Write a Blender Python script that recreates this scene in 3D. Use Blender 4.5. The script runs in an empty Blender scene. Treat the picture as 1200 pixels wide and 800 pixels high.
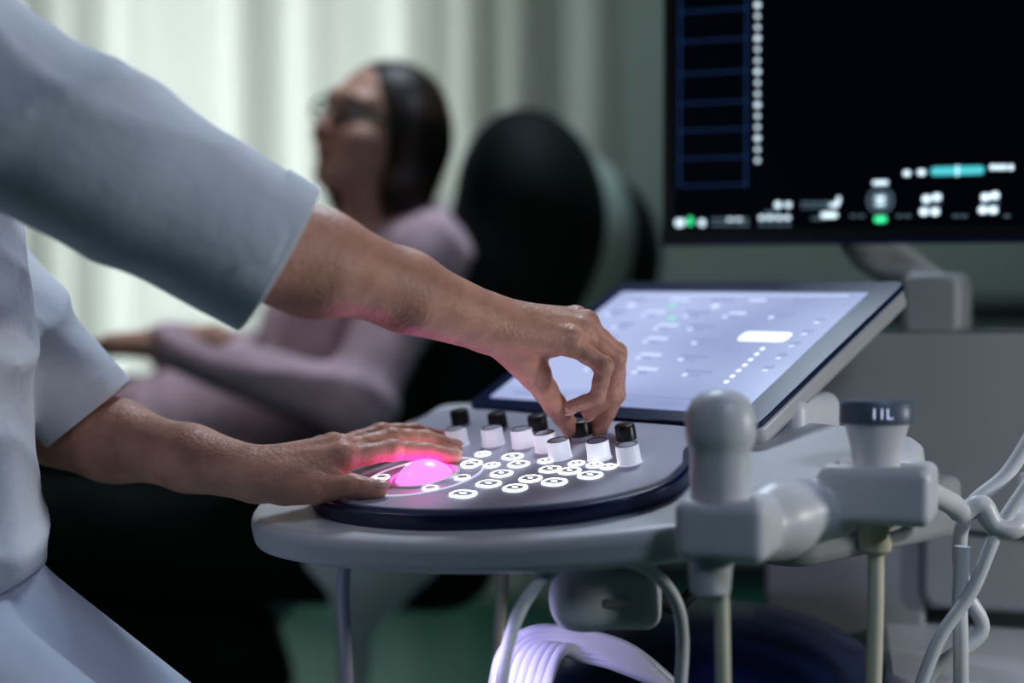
import bpy, math, numpy as np
from mathutils import Vector, Matrix
np.random.seed(3)
V=lambda *a: np.array(a,dtype=float)
FPX=1900.0; PITCH=math.radians(2.0); CAM=V(0,0,1.05)
fw=V(0,math.cos(PITCH),-math.sin(PITCH)); upv=V(0,math.sin(PITCH),math.cos(PITCH)); rt=V(1,0,0)
def ray(px,py): return fw+(px-600)/FPX*rt+(400-py)/FPX*upv
def S(px,py,Y):
    d=ray(px,py); return CAM+d*(Y/d[1])
def nrm(a): a=np.asarray(a,float); return a/np.linalg.norm(a)
class Frame:
    def __init__(s,O,u,v):
        s.O=np.array(O,float); s.u=nrm(u); s.v=nrm(v); s.n=nrm(np.cross(s.u,s.v))
    def at(s,p,q,h=0): return s.O+p*s.u+q*s.v+h*s.n
    def hit(s,px,py,h=0):
        d=ray(px,py); O=s.O+h*s.n
        t=np.dot(O-CAM,s.n)/np.dot(d,s.n); P=CAM+d*t-O
        return float(np.dot(P,s.u)),float(np.dot(P,s.v))
Z=V(0,0,1)
# ---------------------------------------------------------------- materials
def mat(name,col,rough=.5,metal=0,emi=None,es=0,noise=.06,nscale=12,bump=0,bscale=60,sss=0,coat=0,spec=.5):
    m=bpy.data.materials.new(name); m.use_nodes=True; nt=m.node_tree; b=nt.nodes['Principled BSDF']
    tc=nt.nodes.new('ShaderNodeTexCoord'); nz=nt.nodes.new('ShaderNodeTexNoise'); nz.inputs['Scale'].default_value=nscale; nz.inputs['Detail'].default_value=4
    nt.links.new(tc.outputs['Object'],nz.inputs['Vector'])
    rp=nt.nodes.new('ShaderNodeValToRGB'); 
    rp.color_ramp.elements[0].position=.3; rp.color_ramp.elements[1].position=.7
    rp.color_ramp.elements[0].color=tuple(max(0,c*(1-noise)) for c in col)+(1,)
    rp.color_ramp.elements[1].color=tuple(min(1,c*(1+noise)) for c in col)+(1,)
    nt.links.new(nz.outputs['Fac'],rp.inputs['Fac']); nt.links.new(rp.outputs['Color'],b.inputs['Base Color'])
    b.inputs['Roughness'].default_value=rough; b.inputs['Metallic'].default_value=metal; b.inputs['Specular IOR Level'].default_value=spec
    if emi is not None:
        b.inputs['Emission Color'].default_value=tuple(emi)+(1,); b.inputs['Emission Strength'].default_value=es
    if sss: b.inputs['Subsurface Weight'].default_value=sss; b.inputs['Subsurface Radius'].default_value=(.012,.005,.003); b.inputs['Subsurface Scale'].default_value=.5
    if coat: b.inputs['Coat Weight'].default_value=coat
    if bump:
        n2=nt.nodes.new('ShaderNodeTexNoise'); n2.inputs['Scale'].default_value=bscale; n2.inputs['Detail'].default_value=6
        nt.links.new(tc.outputs['Object'],n2.inputs['Vector'])
        bp=nt.nodes.new('ShaderNodeBump'); bp.inputs['Strength'].default_value=bump; bp.inputs['Distance'].default_value=.004
        nt.links.new(n2.outputs['Fac'],bp.inputs['Height']); nt.links.new(bp.outputs['Normal'],b.inputs['Normal'])
    return m
M={}
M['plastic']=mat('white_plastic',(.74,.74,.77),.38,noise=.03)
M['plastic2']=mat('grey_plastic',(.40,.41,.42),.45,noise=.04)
M['navy']=mat('navy_plastic',(.006,.016,.075),.3,coat=.2)
M['panel']=mat('panel_top',(.50,.49,.60),.4,noise=.03)
M['black']=mat('black_plastic',(.012,.013,.015),.35)
M['knob']=mat('knob_plastic',(.88,.88,.90),.4)
M['knoblit']=mat('knob_painted_glow',(.88,.88,.92),.4,emi=(.80,.82,1),es=.28)  # faint emission stands in for key light falling on the white knobs
M['knobtop']=mat('knob_top',(.30,.30,.36),.4)
M['silver']=mat('silver',(.5,.5,.52),.4,metal=.2)
M['skin']=mat('skin',(.66,.35,.26),.42,noise=.18,nscale=35,bump=.35,bscale=220,sss=.10)
M['skin2']=mat('patient_skin',(.62,.36,.27),.5,noise=.1,nscale=20)
M['nail']=mat('nail',(.80,.52,.45),.25)
M['shirt']=mat('scrub_cotton',(.80,.82,.89),.85,noise=.03,bump=.28,bscale=80)
M['pants']=mat('trouser_cotton',(.68,.71,.84),.85,noise=.04,bump=.3,bscale=60)
M['sweater']=mat('mauve_knit',(.66,.48,.54),.95,noise=.15,nscale=30,bump=.5,bscale=120)
M['collar']=mat('mauve_collar',(.40,.28,.44),.9)
M['darkcloth']=mat('dark_cloth',(.010,.010,.014),.9,noise=.2)
M['hair']=mat('brown_hair',(.030,.018,.012),.5,noise=.4,nscale=30,bump=.3,bscale=60)
M['chair']=mat('dark_leather',(.004,.010,.009),.75,noise=.2,spec=.25)
M['chair2']=mat('grey_green_vinyl',(.34,.42,.38),.6)
M['white_eye']=mat('eye_white',(.8,.8,.8),.2)
M['iris']=mat('iris',(.05,.03,.02),.2)
M['lip']=mat('lip',(.42,.17,.15),.4)
M['glasses']=mat('spectacle_frame',(.01,.07,.055),.2)
M['cable']=mat('cream_cable',(.82,.78,.62),.4)
M['cablew']=mat('grey_cable',(.84,.85,.88),.4)
M['glow']=mat('key_backlight',(.9,.92,1),.4,emi=(.85,.91,1),es=2.8)
M['glowdim']=mat('ring_backlight',(.7,.7,.8),.4,emi=(.8,.75,1),es=.5)
M['keycap']=mat('keycap',(.20,.20,.27),.4,emi=(.7,.7,.9),es=.14)
M['pink']=mat('trackball_glow',(.9,.1,.6),.3,emi=(1.0,.07,.58),es=4.2)
M['mon']=mat('monitor_black',(.0015,.002,.004),.35,emi=(.002,.004,.010),es=.3,spec=.08)
M['blue']=mat('ui_blue',(.01,.02,.05),.5,emi=(.03,.085,.24),es=.7)
M['uiw']=mat('ui_white',(.5,.5,.5),.5,emi=(.72,.9,1),es=1.2)
M['uidim']=mat('ui_dim',(.05,.05,.05),.5,emi=(.22,.34,.42),es=.5)
M['uig']=mat('ui_green',(.1,.5,.2),.5,emi=(.05,.80,.33),es=1.2)
M['uit']=mat('ui_teal',(.1,.4,.4),.5,emi=(.08,.50,.55),es=.95)
M['tsw']=mat('touch_ui_white',(.6,.6,.6),.5,emi=(.70,.76,.88),es=1.0)
M['tsd']=mat('touch_ui_dim',(.3,.3,.4),.5,emi=(.50,.56,.74),es=1.0)
M['tsk']=mat('touch_ui_dark',(.1,.1,.2),.5,emi=(.17,.20,.36),es=1.0)
M['tsg']=mat('touch_ui_green',(.1,.3,.2),.5,emi=(.20,.50,.40),es=1.0)
M['probecap']=mat('probe_cap',(.13,.17,.23),.4)
M['lav']=mat('lavender_shell',(.66,.65,.78),.3,coat=.4)
M['rubber']=mat('rubber',(.02,.02,.022),.7)
M['metal']=mat('steel',(.5,.5,.52),.25,metal=.9)
def touch_mat():
    m=mat('touch_display',(.04,.04,.06),.25,emi=(.4,.43,.62),es=1.08)
    nt=m.node_tree; b=nt.nodes['Principled BSDF']; tc=nt.nodes.new('ShaderNodeTexCoord')
    nz=nt.nodes.new('ShaderNodeTexNoise'); nz.inputs['Scale'].default_value=1.6; nz.inputs['Detail'].default_value=0
    rp=nt.nodes.new('ShaderNodeValToRGB'); rp.color_ramp.elements[0].color=(.21,.25,.42,1); rp.color_ramp.elements[1].color=(.36,.41,.62,1)
    rp.color_ramp.elements[0].position=.3; rp.color_ramp.elements[1].position=.7
    nt.links.new(tc.outputs['Generated'],nz.inputs['Vector']); nt.links.new(nz.outputs['Fac'],rp.inputs['Fac']); nt.links.new(rp.outputs['Color'],b.inputs['Emission Color'])
    return m
M['touch']=touch_mat()
# ---------------------------------------------------------------- mesh tools
def link(o,parent=None):
    bpy.context.scene.collection.objects.link(o)
    if parent is not None: o.parent=parent
    return o
def empty(name):
    e=bpy.data.objects.new(name,None); e.empty_display_size=.05; return link(e)
def meshobj(name,verts,faces,mats,parent=None,mi=None,smooth=True,sharp=40,bevel=0,bseg=3):
    me=bpy.data.meshes.new(name); me.from_pydata([tuple(map(float,v)) for v in verts],[],faces); 
    for m in mats: me.materials.append(M[m] if isinstance(m,str) else m)
    if mi is not None: me.polygons.foreach_set('material_index',mi)
    if smooth:
        me.polygons.foreach_set('use_smooth',[True]*len(me.polygons))
        if sharp: 
            try: me.set_sharp_from_angle(angle=math.radians(sharp))
            except Exception: pass
    me.update(); o=bpy.data.objects.new(name,me); link(o,parent)
    if bevel:
        b=o.modifiers.new('bevel','BEVEL'); b.width=bevel; b.segments=bseg; b.limit_method='ANGLE'; b.angle_limit=math.radians(35)
    return o
def cat(pts,n=8,closed=False):
    P=[np.array(p,float) for p in pts]; N=len(P); out=[]
    rng=N if closed else N-1
    for i in range(rng):
        if closed: a,b,c,d=P[(i-1)%N],P[i],P[(i+1)%N],P[(i+2)%N]
        else: a,b,c,d=P[max(i-1,0)],P[i],P[i+1],P[min(i+2,N-1)]
        for j in range(n):
            t=j/n; out.append(.5*((2*b)+(c-a)*t+(2*a-5*b+4*c-d)*t*t+(3*b-a-3*c+d)*t**3))
    if not closed: out.append(P[-1])
    return out
def rrect(x0,y0,x1,y1,r,n=5):
    o=[]
    for cx,cy,a0 in((x1-r,y1-r,0),(x0+r,y1-r,90),(x0+r,y0+r,180),(x1-r,y0+r,270)):
        for i in range(n+1):
            a=math.radians(a0+90*i/n); o.append((cx+r*math.cos(a),cy+r*math.sin(a)))
    return o
class MB:
    def __init__(s): s.v=[];s.f=[];s.m=[]
    def prism(s,out,fr,h0,h1,mi=0,mt=None,sc=1.0):
        n=len(out); b=len(s.v); c=np.mean(np.array([p[:2] for p in out]),axis=0)
        for p in out: s.v.append(fr.at(p[0],p[1],h0))
        for p in out: s.v.append(fr.at(c[0]+(p[0]-c[0])*sc,c[1]+(p[1]-c[1])*sc,h1))
        for i in range(n):
            j=(i+1)%n; s.f.append((b+i,b+j,b+n+j,b+n+i)); s.m.append(mi)
        s.f.append(tuple(b+n+i for i in range(n))); s.m.append(mi if mt is None else mt)
        s.f.append(tuple(b+n-1-i for i in range(n))); s.m.append(mi)
    def lathe(s,prof,O,ax,mi=0,seg=28,sx=1,ref=None,ml=None):
        ax=nrm(ax); r0=np.array(ref,float) if ref is not None else (V(1,0,0) if abs(ax[0])<.8 else V(0,1,0))
        e1=nrm(r0-ax*np.dot(r0,ax)); e2=np.cross(ax,e1); b=len(s.v)
        for (r,h) in prof:
            for k in range(seg):
                a=2*math.pi*k/seg; s.v.append(np.array(O)+ax*h+e1*r*math.cos(a)+e2*r*sx*math.sin(a))
        for i in range(len(prof)-1):
            for k in range(seg):
                k2=(k+1)%seg; s.f.append((b+i*seg+k,b+i*seg+k2,b+(i+1)*seg+k2,b+(i+1)*seg+k)); s.m.append(mi if ml is None else ml[i])
        s.f.append(tuple(b+seg-1-k for k in range(seg))); s.m.append(mi if ml is None else ml[0])
        t=b+(len(prof)-1)*seg; s.f.append(tuple(t+k for k in range(seg))); s.m.append(mi if ml is None else ml[-1])
    def band(s,prof,O,ax,mi=0,seg=56,wob=None):
        ax=nrm(ax); r0=V(0,0,1) if abs(ax[2])<.9 else V(1,0,0); e1=nrm(r0-ax*np.dot(r0,ax)); e2=np.cross(ax,e1); b=len(s.v); n=len(prof)
        for k in range(seg):
            a=2*math.pi*k/seg; w=wob(a) if wob else 0
            for (r,h) in prof: s.v.append(np.array(O)+ax*h+(e1*math.cos(a)+e2*math.sin(a))*(r+w))
        for k in range(seg):
            k2=(k+1)%seg
            for i in range(n):
                i2=(i+1)%n; s.f.append((b+k*n+i,b+k2*n+i,b+k2*n+i2,b+k*n+i2)); s.m.append(mi)
    def tube(s,pts,rad,mi=0,seg=12,n=8,smooth=True,closed=False):
        P=cat(pts,n,closed) if smooth else [np.array(p,float) for p in pts]
        R=np.interp(np.linspace(0,1,len(P)),np.linspace(0,1,len(rad)),rad) if hasattr(rad,'__len__') else [rad]*len(P)
        b=len(s.v); prev=None; N=len(P)
        for i,p in enumerate(P):
            if closed: t=nrm(P[(i+1)%N]-P[i-1])
            else: t=nrm(P[min(i+1,N-1)]-P[max(i-1,0)])
            if prev is None:
                r=V(0,0,1) if abs(t[2])<.9 else V(1,0,0); e1=nrm(r-t*np.dot(r,t))
            else: e1=nrm(prev-t*np.dot(prev,t))
            prev=e1; e2=np.cross(t,e1)
            for k in range(seg):
                a=2*math.pi*k/seg; s.v.append(p+R[i]*(e1*math.cos(a)+e2*math.sin(a)))
        for i in range(N if closed else N-1):
            i2=(i+1)%N
            for k in range(seg):
                k2=(k+1)%seg; s.f.append((b+i*seg+k,b+i*seg+k2,b+i2*seg+k2,b+i2*seg+k)); s.m.append(mi)
        if not closed:
            s.f.append(tuple(b+seg-1-k for k in range(seg))); s.m.append(mi)
            t=b+(N-1)*seg; s.f.append(tuple(t+k for k in range(seg))); s.m.append(mi)
    def ball(s,c,r,mi=0,seg=20,ax=None):
        A=np.eye(3) if ax is None else np.array(ax,float); b=len(s.v); rg=seg//2
        r=V(*r) if hasattr(r,'__len__') else V(r,r,r)
        for i in range(rg+1):
            th=math.pi*(i+.001)/(rg+.002)
            for k in range(seg):
                a=2*math.pi*k/seg; l=V(math.sin(th)*math.cos(a),math.sin(th)*math.sin(a),math.cos(th))*r
                s.v.append(np.array(c)+l[0]*A[0]+l[1]*A[1]+l[2]*A[2])
        for i in range(rg):
            for k in range(seg):
                k2=(k+1)%seg; s.f.append((b+i*seg+k,b+(i+1)*seg+k,b+(i+1)*seg+k2,b+i*seg+k2)); s.m.append(mi)
    def make(s,name,mats,parent=None,**k): return meshobj(name,s.v,s.f,mats,parent,mi=s.m,**k)
def rbox(name,fr,x0,x1,y0,y1,h0,h1,m,parent,r=.01,bevel=.004,n=5):
    mb=MB(); mb.prism(rrect(x0,y0,x1,y1,r,n),fr,h0,h1); return mb.make(name,[m],parent,bevel=bevel)
# ---------------------------------------------------------------- implicit surfaces -> mesh
def smin(a,b,k):
    h=np.clip(.5+.5*(b-a)/k,0,1); return b*(1-h)+a*h-k*h*(1-h)
class Field:
    def __init__(s,lo,hi,h):
        s.h=h; s.ax=[np.arange(lo[i],hi[i]+h,h,dtype=np.float32) for i in range(3)]
        s.v=np.full([len(a) for a in s.ax],.1,np.float32)
    def reg(s,lo,hi):
        sl=[];
        for i in range(3):
            a=int(np.searchsorted(s.ax[i],lo[i])); b=int(np.searchsorted(s.ax[i],hi[i])); 
            if b<=a: return None,None
            sl.append(slice(a,b))
        sl=tuple(sl); return sl,(s.ax[0][sl[0]][:,None,None],s.ax[1][sl[1]][None,:,None],s.ax[2][sl[2]][None,None,:])
    def put(s,sl,d,k,op):
        if op=='add': s.v[sl]=smin(s.v[sl],d,k)
        else: s.v[sl]=-smin(-s.v[sl],d,k)
    def cap(s,a,b,ra,rb,k=.01,op='add',flat=False):
        a=np.asarray(a,float);b=np.asarray(b,float); m=max(ra,rb)+k+4*s.h
        sl,c=s.reg(np.minimum(a,b)-m,np.maximum(a,b)+m)
        if sl is None: return
        ba=b-a; L2=max(float(ba@ba),1e-9); q=[c[i]-a[i] for i in range(3)]
        t0=(q[0]*ba[0]+q[1]*ba[1]+q[2]*ba[2])/L2; t=np.clip(t0,0,1)
        if flat: t=np.clip(t0,0,2)
        d=np.sqrt((q[0]-t*ba[0])**2+(q[1]-t*ba[1])**2+(q[2]-t*ba[2])**2)-(ra+(rb-ra)*np.clip(t0,0,1.2))
        if flat: d=np.maximum(d,(t0-1)*math.sqrt(L2))
        s.put(sl,d.astype(np.float32),k,op)
    def ell(s,ctr,r,A=None,k=.01,op='add'):
        A=np.eye(3) if A is None else np.array(A,float); r=np.asarray(r,float); m=max(r)+k+4*s.h; ctr=np.asarray(ctr,float)
        sl,c=s.reg(ctr-m,ctr+m)
        if sl is None: return
        q=[c[i]-ctr[i] for i in range(3)]
        l=[(q[0]*A[j][0]+q[1]*A[j][1]+q[2]*A[j][2]) for j in range(3)]
        k0=np.sqrt(sum((l[j]/r[j])**2 for j in range(3))); k1=np.sqrt(sum((l[j]/r[j]**2)**2 for j in range(3)))+1e-6
        s.put(sl,(k0*(k0-1)/k1).astype(np.float32),k,op)
    def cut(s,P,n,lo=None,hi=None):
        sl,c=s.reg(lo if lo is not None else [a[0]-1 for a in s.ax],hi if hi is not None else [a[-1]+1 for a in s.ax])
        n=nrm(n); d=(c[0]-P[0])*n[0]+(c[1]-P[1])*n[1]+(c[2]-P[2])*n[2]
        s.v[sl]=np.maximum(s.v[sl],d.astype(np.float32))
    def wave(s,fn):
        s.v+=fn(s.ax[0][:,None,None],s.ax[1][None,:,None],s.ax[2][None,None,:]).astype(np.float32)
    def mesh(s,name,m,parent,smooth=2):
        v=s.v; v[0]=v[-1]=.1; v[:,0]=v[:,-1]=.1; v[:,:,0]=v[:,:,-1]=.1
        ins=v<0; n=[d-1 for d in v.shape]
        cnt=np.zeros(n,np.int8)
        cr=[(i,j,k) for i in(0,1) for j in(0,1) for k in(0,1)]
        def sh(a,c): return a[c[0]:c[0]+n[0],c[1]:c[1]+n[1],c[2]:c[2]+n[2]]
        for c in cr: cnt+=sh(ins,c)
        act=(cnt>0)&(cnt<8); I,J,K=np.nonzero(act); idx=-np.ones(n,np.int64); idx[I,J,K]=np.arange(len(I))
        acc=np.zeros((len(I),3)); num=np.zeros(len(I))
        for a in cr:
            for ax in range(3):
                if a[ax]: continue
                b=list(a); b[ax]=1
                va=v[I+a[0],J+a[1],K+a[2]]; vb=v[I+b[0],J+b[1],K+b[2]]
                x=(va<0)!=(vb<0); t=np.where(x,va/np.where(x,va-vb,1),0)
                p=np.zeros((len(I),3)); 
                for q in range(3): p[:,q]=a[q]
                p[:,ax]+=t; acc+=p*x[:,None]; num+=x
        P=(acc/num[:,None]+np.stack([I,J,K],1))*s.h+np.array([s.ax[0][0],s.ax[1][0],s.ax[2][0]])
        F=[]
        for ax in range(3):
            o1,o2=(ax+1)%3,(ax+2)%3
            sa=[slice(None)]*3; sb=[slice(None)]*3; sa[ax]=slice(0,-1); sb[ax]=slice(1,None)
            A=ins[tuple(sa)]; B=ins[tuple(sb)]; x=A!=B
            m_=np.zeros_like(x); s2=[slice(None)]*3; s2[o1]=slice(1,-1); s2[o2]=slice(1,-1); m_[tuple(s2)]=x[tuple(s2)]
            E=np.stack(np.nonzero(m_),1)
            if not len(E): continue
            fl=A[E[:,0],E[:,1],E[:,2]]
            def cell(d1,d2):
                e=E.copy(); e[:,o1]+=d1; e[:,o2]+=d2; return idx[e[:,0],e[:,1],e[:,2]]
            q=np.stack([cell(-1,-1),cell(0,-1),cell(0,0),cell(-1,0)],1)
            q[~fl]=q[~fl][:,::-1]; F.append(q)
        F=np.concatenate(F); 
        me=bpy.data.meshes.new(name); me.vertices.add(len(P)); me.vertices.foreach_set('co',P.astype(np.float32).ravel())
        me.loops.add(len(F)*4); me.loops.foreach_set('vertex_index',F.astype(np.int32).ravel())
        me.polygons.add(len(F)); me.polygons.foreach_set('loop_start',np.arange(0,len(F)*4,4,dtype=np.int32))
        me.update(calc_edges=True); me.validate(); me.polygons.foreach_set('use_smooth',[True]*len(me.polygons))
        me.materials.append(M[m]); o=bpy.data.objects.new(name,me); link(o,parent)
        if smooth:
            sm=o.modifiers.new('smooth','SMOOTH'); sm.iterations=smooth; sm.factor=.5
        return o
# ---------------------------------------------------------------- room
def wallbox(name,x0,x1,y0,y1,z0,z1,m,parent=None):
    v=[(x,y,z) for x in(x0,x1) for y in(y0,y1) for z in(z0,z1)]
    f=[(0,1,3,2),(4,6,7,5),(0,4,5,1),(2,3,7,6),(0,2,6,4),(1,5,7,3)]
    return meshobj(name,v,f,[m],parent,smooth=False)
M['wall']=mat('painted_wall',(.40,.45,.43),.9,noise=.03,nscale=2,bump=.05)
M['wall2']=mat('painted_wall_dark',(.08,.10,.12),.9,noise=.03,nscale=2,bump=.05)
M['floor']=mat('green_vinyl_floor',(.03,.17,.12),.35,noise=.12,nscale=3)
M['ceil']=mat('ceiling_paint',(.12,.13,.15),.9)
M['trim']=mat('dark_trim',(.02,.045,.04),.5)
XL,XR,YF,YB,H=-2.7,2.3,-1.6,5.6,2.7
wallbox('floor',XL-.1,XR+.1,YF-.1,YB+.1,-.1,0,'floor')
wallbox('ceiling',XL-.1,XR+.1,YF-.1,YB+.1,H,H+.1,'ceil')
wallbox('wall_left',XL-.1,XL,YF,YB,0,H,'wall2'); wallbox('wall_right',XR,XR+.1,YF,YB,0,H,'wall2')
wallbox('wall_front',XL-.1,XR+.1,YF-.1,YF,0,H,'wall2')
wallbox('wall_back',XL-.1,XR+.1,YB,YB+.1,0,H,'wall')
wallbox('baseboard_back',.4,XR,YB-.02,YB,0,.1,'trim')
wallbox('trim_1',.9,XR,YB-.03,YB,.93,1.0,'trim')
win=empty('window_1')
M['pane']=mat('daylight_pane',(.8,.9,.85),.4,emi=(.90,.96,.95),es=2.0)
wallbox('pane',-2.45,-.22,YB-.02,YB-.005,.35,2.45,'pane',win)
mb=MB(); fr=Frame((-1.335,YB-.02,1.4),(1,0,0),(0,0,1))
for x in(-1.11,-.36,.36,1.11): mb.prism(rrect(x-.03,-1.08,x+.03,1.08,.005,1),fr,0,.04)
for y in(-1.08,1.08): mb.prism(rrect(-1.14,y-.03,1.14,y+.03,.005,1),fr,0,.04)
mb.make('window_frame',['plastic'],win)
def curtain_mat():
    m=bpy.data.materials.new('curtain_voile'); m.use_nodes=True; nt=m.node_tree; nt.nodes.clear()
    o=nt.nodes.new('ShaderNodeOutputMaterial'); d=nt.nodes.new('ShaderNodeBsdfDiffuse'); t=nt.nodes.new('ShaderNodeBsdfTranslucent'); mx=nt.nodes.new('ShaderNodeMixShader')
    tc=nt.nodes.new('ShaderNodeTexCoord'); w=nt.nodes.new('ShaderNodeTexNoise'); w.inputs['Scale'].default_value=250
    rp=nt.nodes.new('ShaderNodeValToRGB'); rp.color_ramp.elements[0].color=(.70,.71,.69,1); rp.color_ramp.elements[1].color=(.78,.79,.77,1)
    nt.links.new(tc.outputs['Object'],w.inputs['Vector']); nt.links.new(w.outputs['Fac'],rp.inputs['Fac'])
    nt.links.new(rp.outputs['Color'],d.inputs['Color']); nt.links.new(rp.outputs['Color'],t.inputs['Color'])
    mx.inputs[0].default_value=.5; nt.links.new(d.outputs[0],mx.inputs[1]); nt.links.new(t.outputs[0],mx.inputs[2]); nt.links.new(mx.outputs[0],o.inputs[0]); return m
M['curtain']=curtain_mat()
cur=empty('curtain')
nx=560; xs=np.linspace(-2.65,.36,nx); zs=np.linspace(.03,2.6,14); vs=[];fs=[]
for j,z in enumerate(zs):
    for i,x in enumerate(xs):
        ph=x*2*math.pi/.25+1.6*math.sin(x*4.1)+1.2*math.sin(x*9.3+1)
        y=5.26+(.09+.04*math.sin(x*7))*math.sin(ph)+.02*math.sin(ph*2.1+z*.7)
        vs.append((x,y,z))
for j in range(13):
    for i in range(nx-1): a=j*nx+i; fs.append((a,a+1,a+nx+1,a+nx))
meshobj('curtain_fabric',vs,fs,['curtain'],cur,sharp=0)
mb=MB(); mb.tube([(-2.68,5.26,2.62),(.45,5.26,2.62)],.014,smooth=False)
for x in(-2.5,-1,.38): mb.tube([(x,5.26,2.62),(x,5.26,2.7)],.006,smooth=False)
mb.make('curtain_rail',['metal'],cur)
# ---------------------------------------------------------------- ultrasound machine
us=empty('ultrasound_machine')
B=S(885,505,1.5); u=nrm(V(1,-1,0)); v=nrm(V(1,1,0))
t13=math.radians(13); PF=Frame(B,u,v*math.cos(t13)+Z*math.sin(t13))
t27=math.radians(27.5); SF=Frame(B+Z*.004,u,v*math.cos(t27)+Z*math.sin(t27))
tray=cat([(.125,.07),(.125,-.09),(.112,-.15),(.055,-.215),(-.03,-.268),(-.14,-.310),(-.26,-.332),(-.36,-.322),(-.425,-.25),(-.47,-.12),(-.48,.0),(-.47,.07),(-.2,.09)],8,True)
mb=MB(); mb.prism(tray,PF,-.048,-.016); mb.make('console_tray',['plastic'],us,bevel=.010,bseg=5)
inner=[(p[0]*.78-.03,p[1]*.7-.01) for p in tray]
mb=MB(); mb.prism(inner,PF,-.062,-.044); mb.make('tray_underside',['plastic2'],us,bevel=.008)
pan=cat([(-.050,-.004),(-.028,-.06),(.006,-.11),(.014,-.165),(-.022,-.222),(-.09,-.262),(-.17,-.290),(-.26,-.296),(-.33,-.270),(-.385,-.20),(-.41,-.10),(-.41,-.004),(-.2,-.002)],8,True)
mb=MB(); mb.prism(pan,PF,-.020,-.001); mb.make('panel_rim',['navy'],us,bevel=.003)
pc=np.mean(np.array(pan),axis=0)
mb=MB(); mb.prism([(pc[0]+(p[0]-pc[0])*.955,pc[1]+(p[1]-pc[1])*.95+.002) for p in pan],PF,-.004,.0015); mb.make('panel_top',['panel'],us,bevel=.001)
tb=PF.hit(497,560); TB=PF.at(*tb)
mb=MB()
mb.band([(.0575,.001),(.0575,.0028),(.0562,.0028),(.0562,.001)],TB,PF.n,0,72)
mb.band([(.0345,.001),(.0345,.0032),(.0325,.0036),(.030,.001)],TB,PF.n,1,60)
mb.make('trackball_ring',['glowdim','knob'],us)
mb=MB(); mb.ball(TB+PF.n*-.014,.0315,0,36); mb.make('trackball',['pink'],us)
mb=MB()
def ringkey(c,rx,ry):
    mb.prism([(c[0]+rx*math.cos(t),c[1]+ry*math.sin(t)) for t in np.linspace(0,2*math.pi,18,endpoint=False)],PF,.0014,.0028,0)
    mb.prism([(c[0]+(rx-.0024)*math.cos(t),c[1]+(ry-.0022)*math.sin(t)) for t in np.linspace(0,2*math.pi,18,endpoint=False)],PF,.0024,.0031,1)
for a in(10,60,100,150,200,325):
    ra=math.radians(a); ringkey((tb[0]+.0455*math.cos(ra),tb[1]+.0455*math.sin(ra)),.0085,.0065)
mb.make('trackball_keys',['glow','keycap'],us)
keys=[(543,581,20),(573,569,17),(604,574,15),(650,567,16),(692,559,15),(588,557,13),(622,563,13),(645,552,12),(608,546,12),(601,537,12),(577,547,9),(668,554,12),(713,549,9),(676,545,9),(553,545,12),(566,534,9),(640,542,9),(697,547,9)]
mb=MB(); mc=MB()
for (a,b,w) in keys:
    p,q=PF.hit(a,b); l=w/1270*.62; r=.0088 if w>10 else .0070
    def pill(l,r): return [(p+l*math.copysign(1,math.cos(t))*.8+r*math.cos(t),q+r*math.sin(t)) for t in np.linspace(.01,2*math.pi+.01,24,endpoint=False)]
    mb.prism(pill(l-.003,r),PF,.001,.0026); mc.prism(pill(l-.003,r-.0029),PF,.0022,.0028)
    mc.prism([(p+l*.5*math.cos(t),q+.0014*math.sin(t)) for t in np.linspace(0,2*math.pi,10,endpoint=False)],PF,.0027,.0030,1)
mb.make('key_backlights',['glow'],us); mc.make('keycaps',['keycap','glow'],us)
kw=[(537,523),(579,522),(614,524),(641,529),(657,538),(703,539),(738,544)]
kd=[(541,500),(585,504),(632,507),(682,514),(735,519)]
mb=MB()
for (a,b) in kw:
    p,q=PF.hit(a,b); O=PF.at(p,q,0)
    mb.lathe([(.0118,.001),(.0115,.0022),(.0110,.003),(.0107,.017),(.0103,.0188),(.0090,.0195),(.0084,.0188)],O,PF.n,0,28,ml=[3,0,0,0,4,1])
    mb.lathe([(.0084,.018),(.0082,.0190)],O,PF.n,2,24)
for (a,b) in kd:
    p,q=PF.hit(a,b); O=PF.at(p,q,0)
    mb.lathe([(.0115,.001),(.0112,.003),(.0098,.004),(.0096,.017),(.0088,.0185),(.007,.019)],O,PF.n,1,28,ml=[2,2,1,1,1])
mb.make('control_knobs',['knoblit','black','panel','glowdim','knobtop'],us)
W,L=.39,.293
mb=MB(); mb.prism(rrect(-W,0,0,L,.014),SF,-.026,-.005); mb.make('touchscreen_back_shell',['silver'],us,bevel=.005)
mb=MB(); mb.prism(rrect(-W-.001,-.001,.001,L+.001,.014),SF,-.0055,.0); mb.make('touchscreen_bezel',['navy'],us,bevel=.0015)
sx0,sx1,sy0,sy1=-W+.02,-.03,.018,L-.026
mb=MB(); mb.prism(rrect(sx0,sy0,sx1,sy1,.002,2),SF,-.001,.0006); mb.make('touchscreen_display',['touch'],us)
mb=MB()
def tsr(s,t,w,h,mi):
    cx=sx0+s*(sx1-sx0); cy=sy0+t*(sy1-sy0); mb.prism(rrect(cx-w/2,cy-h/2,cx+w/2,cy+h/2,min(w,h)*.3,2),SF,.0005,.0011,mi)
tsr(.80,.60,.062,.020,0); 
mb.prism(rrect(sx0+.80*(sx1-sx0)-.02,sy0+.6*(sy1-sy0)-.002,sx0+.80*(sx1-sx0)+.02,sy0+.6*(sy1-sy0)+.002,.001,1),SF,.0011,.0014,1)
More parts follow.
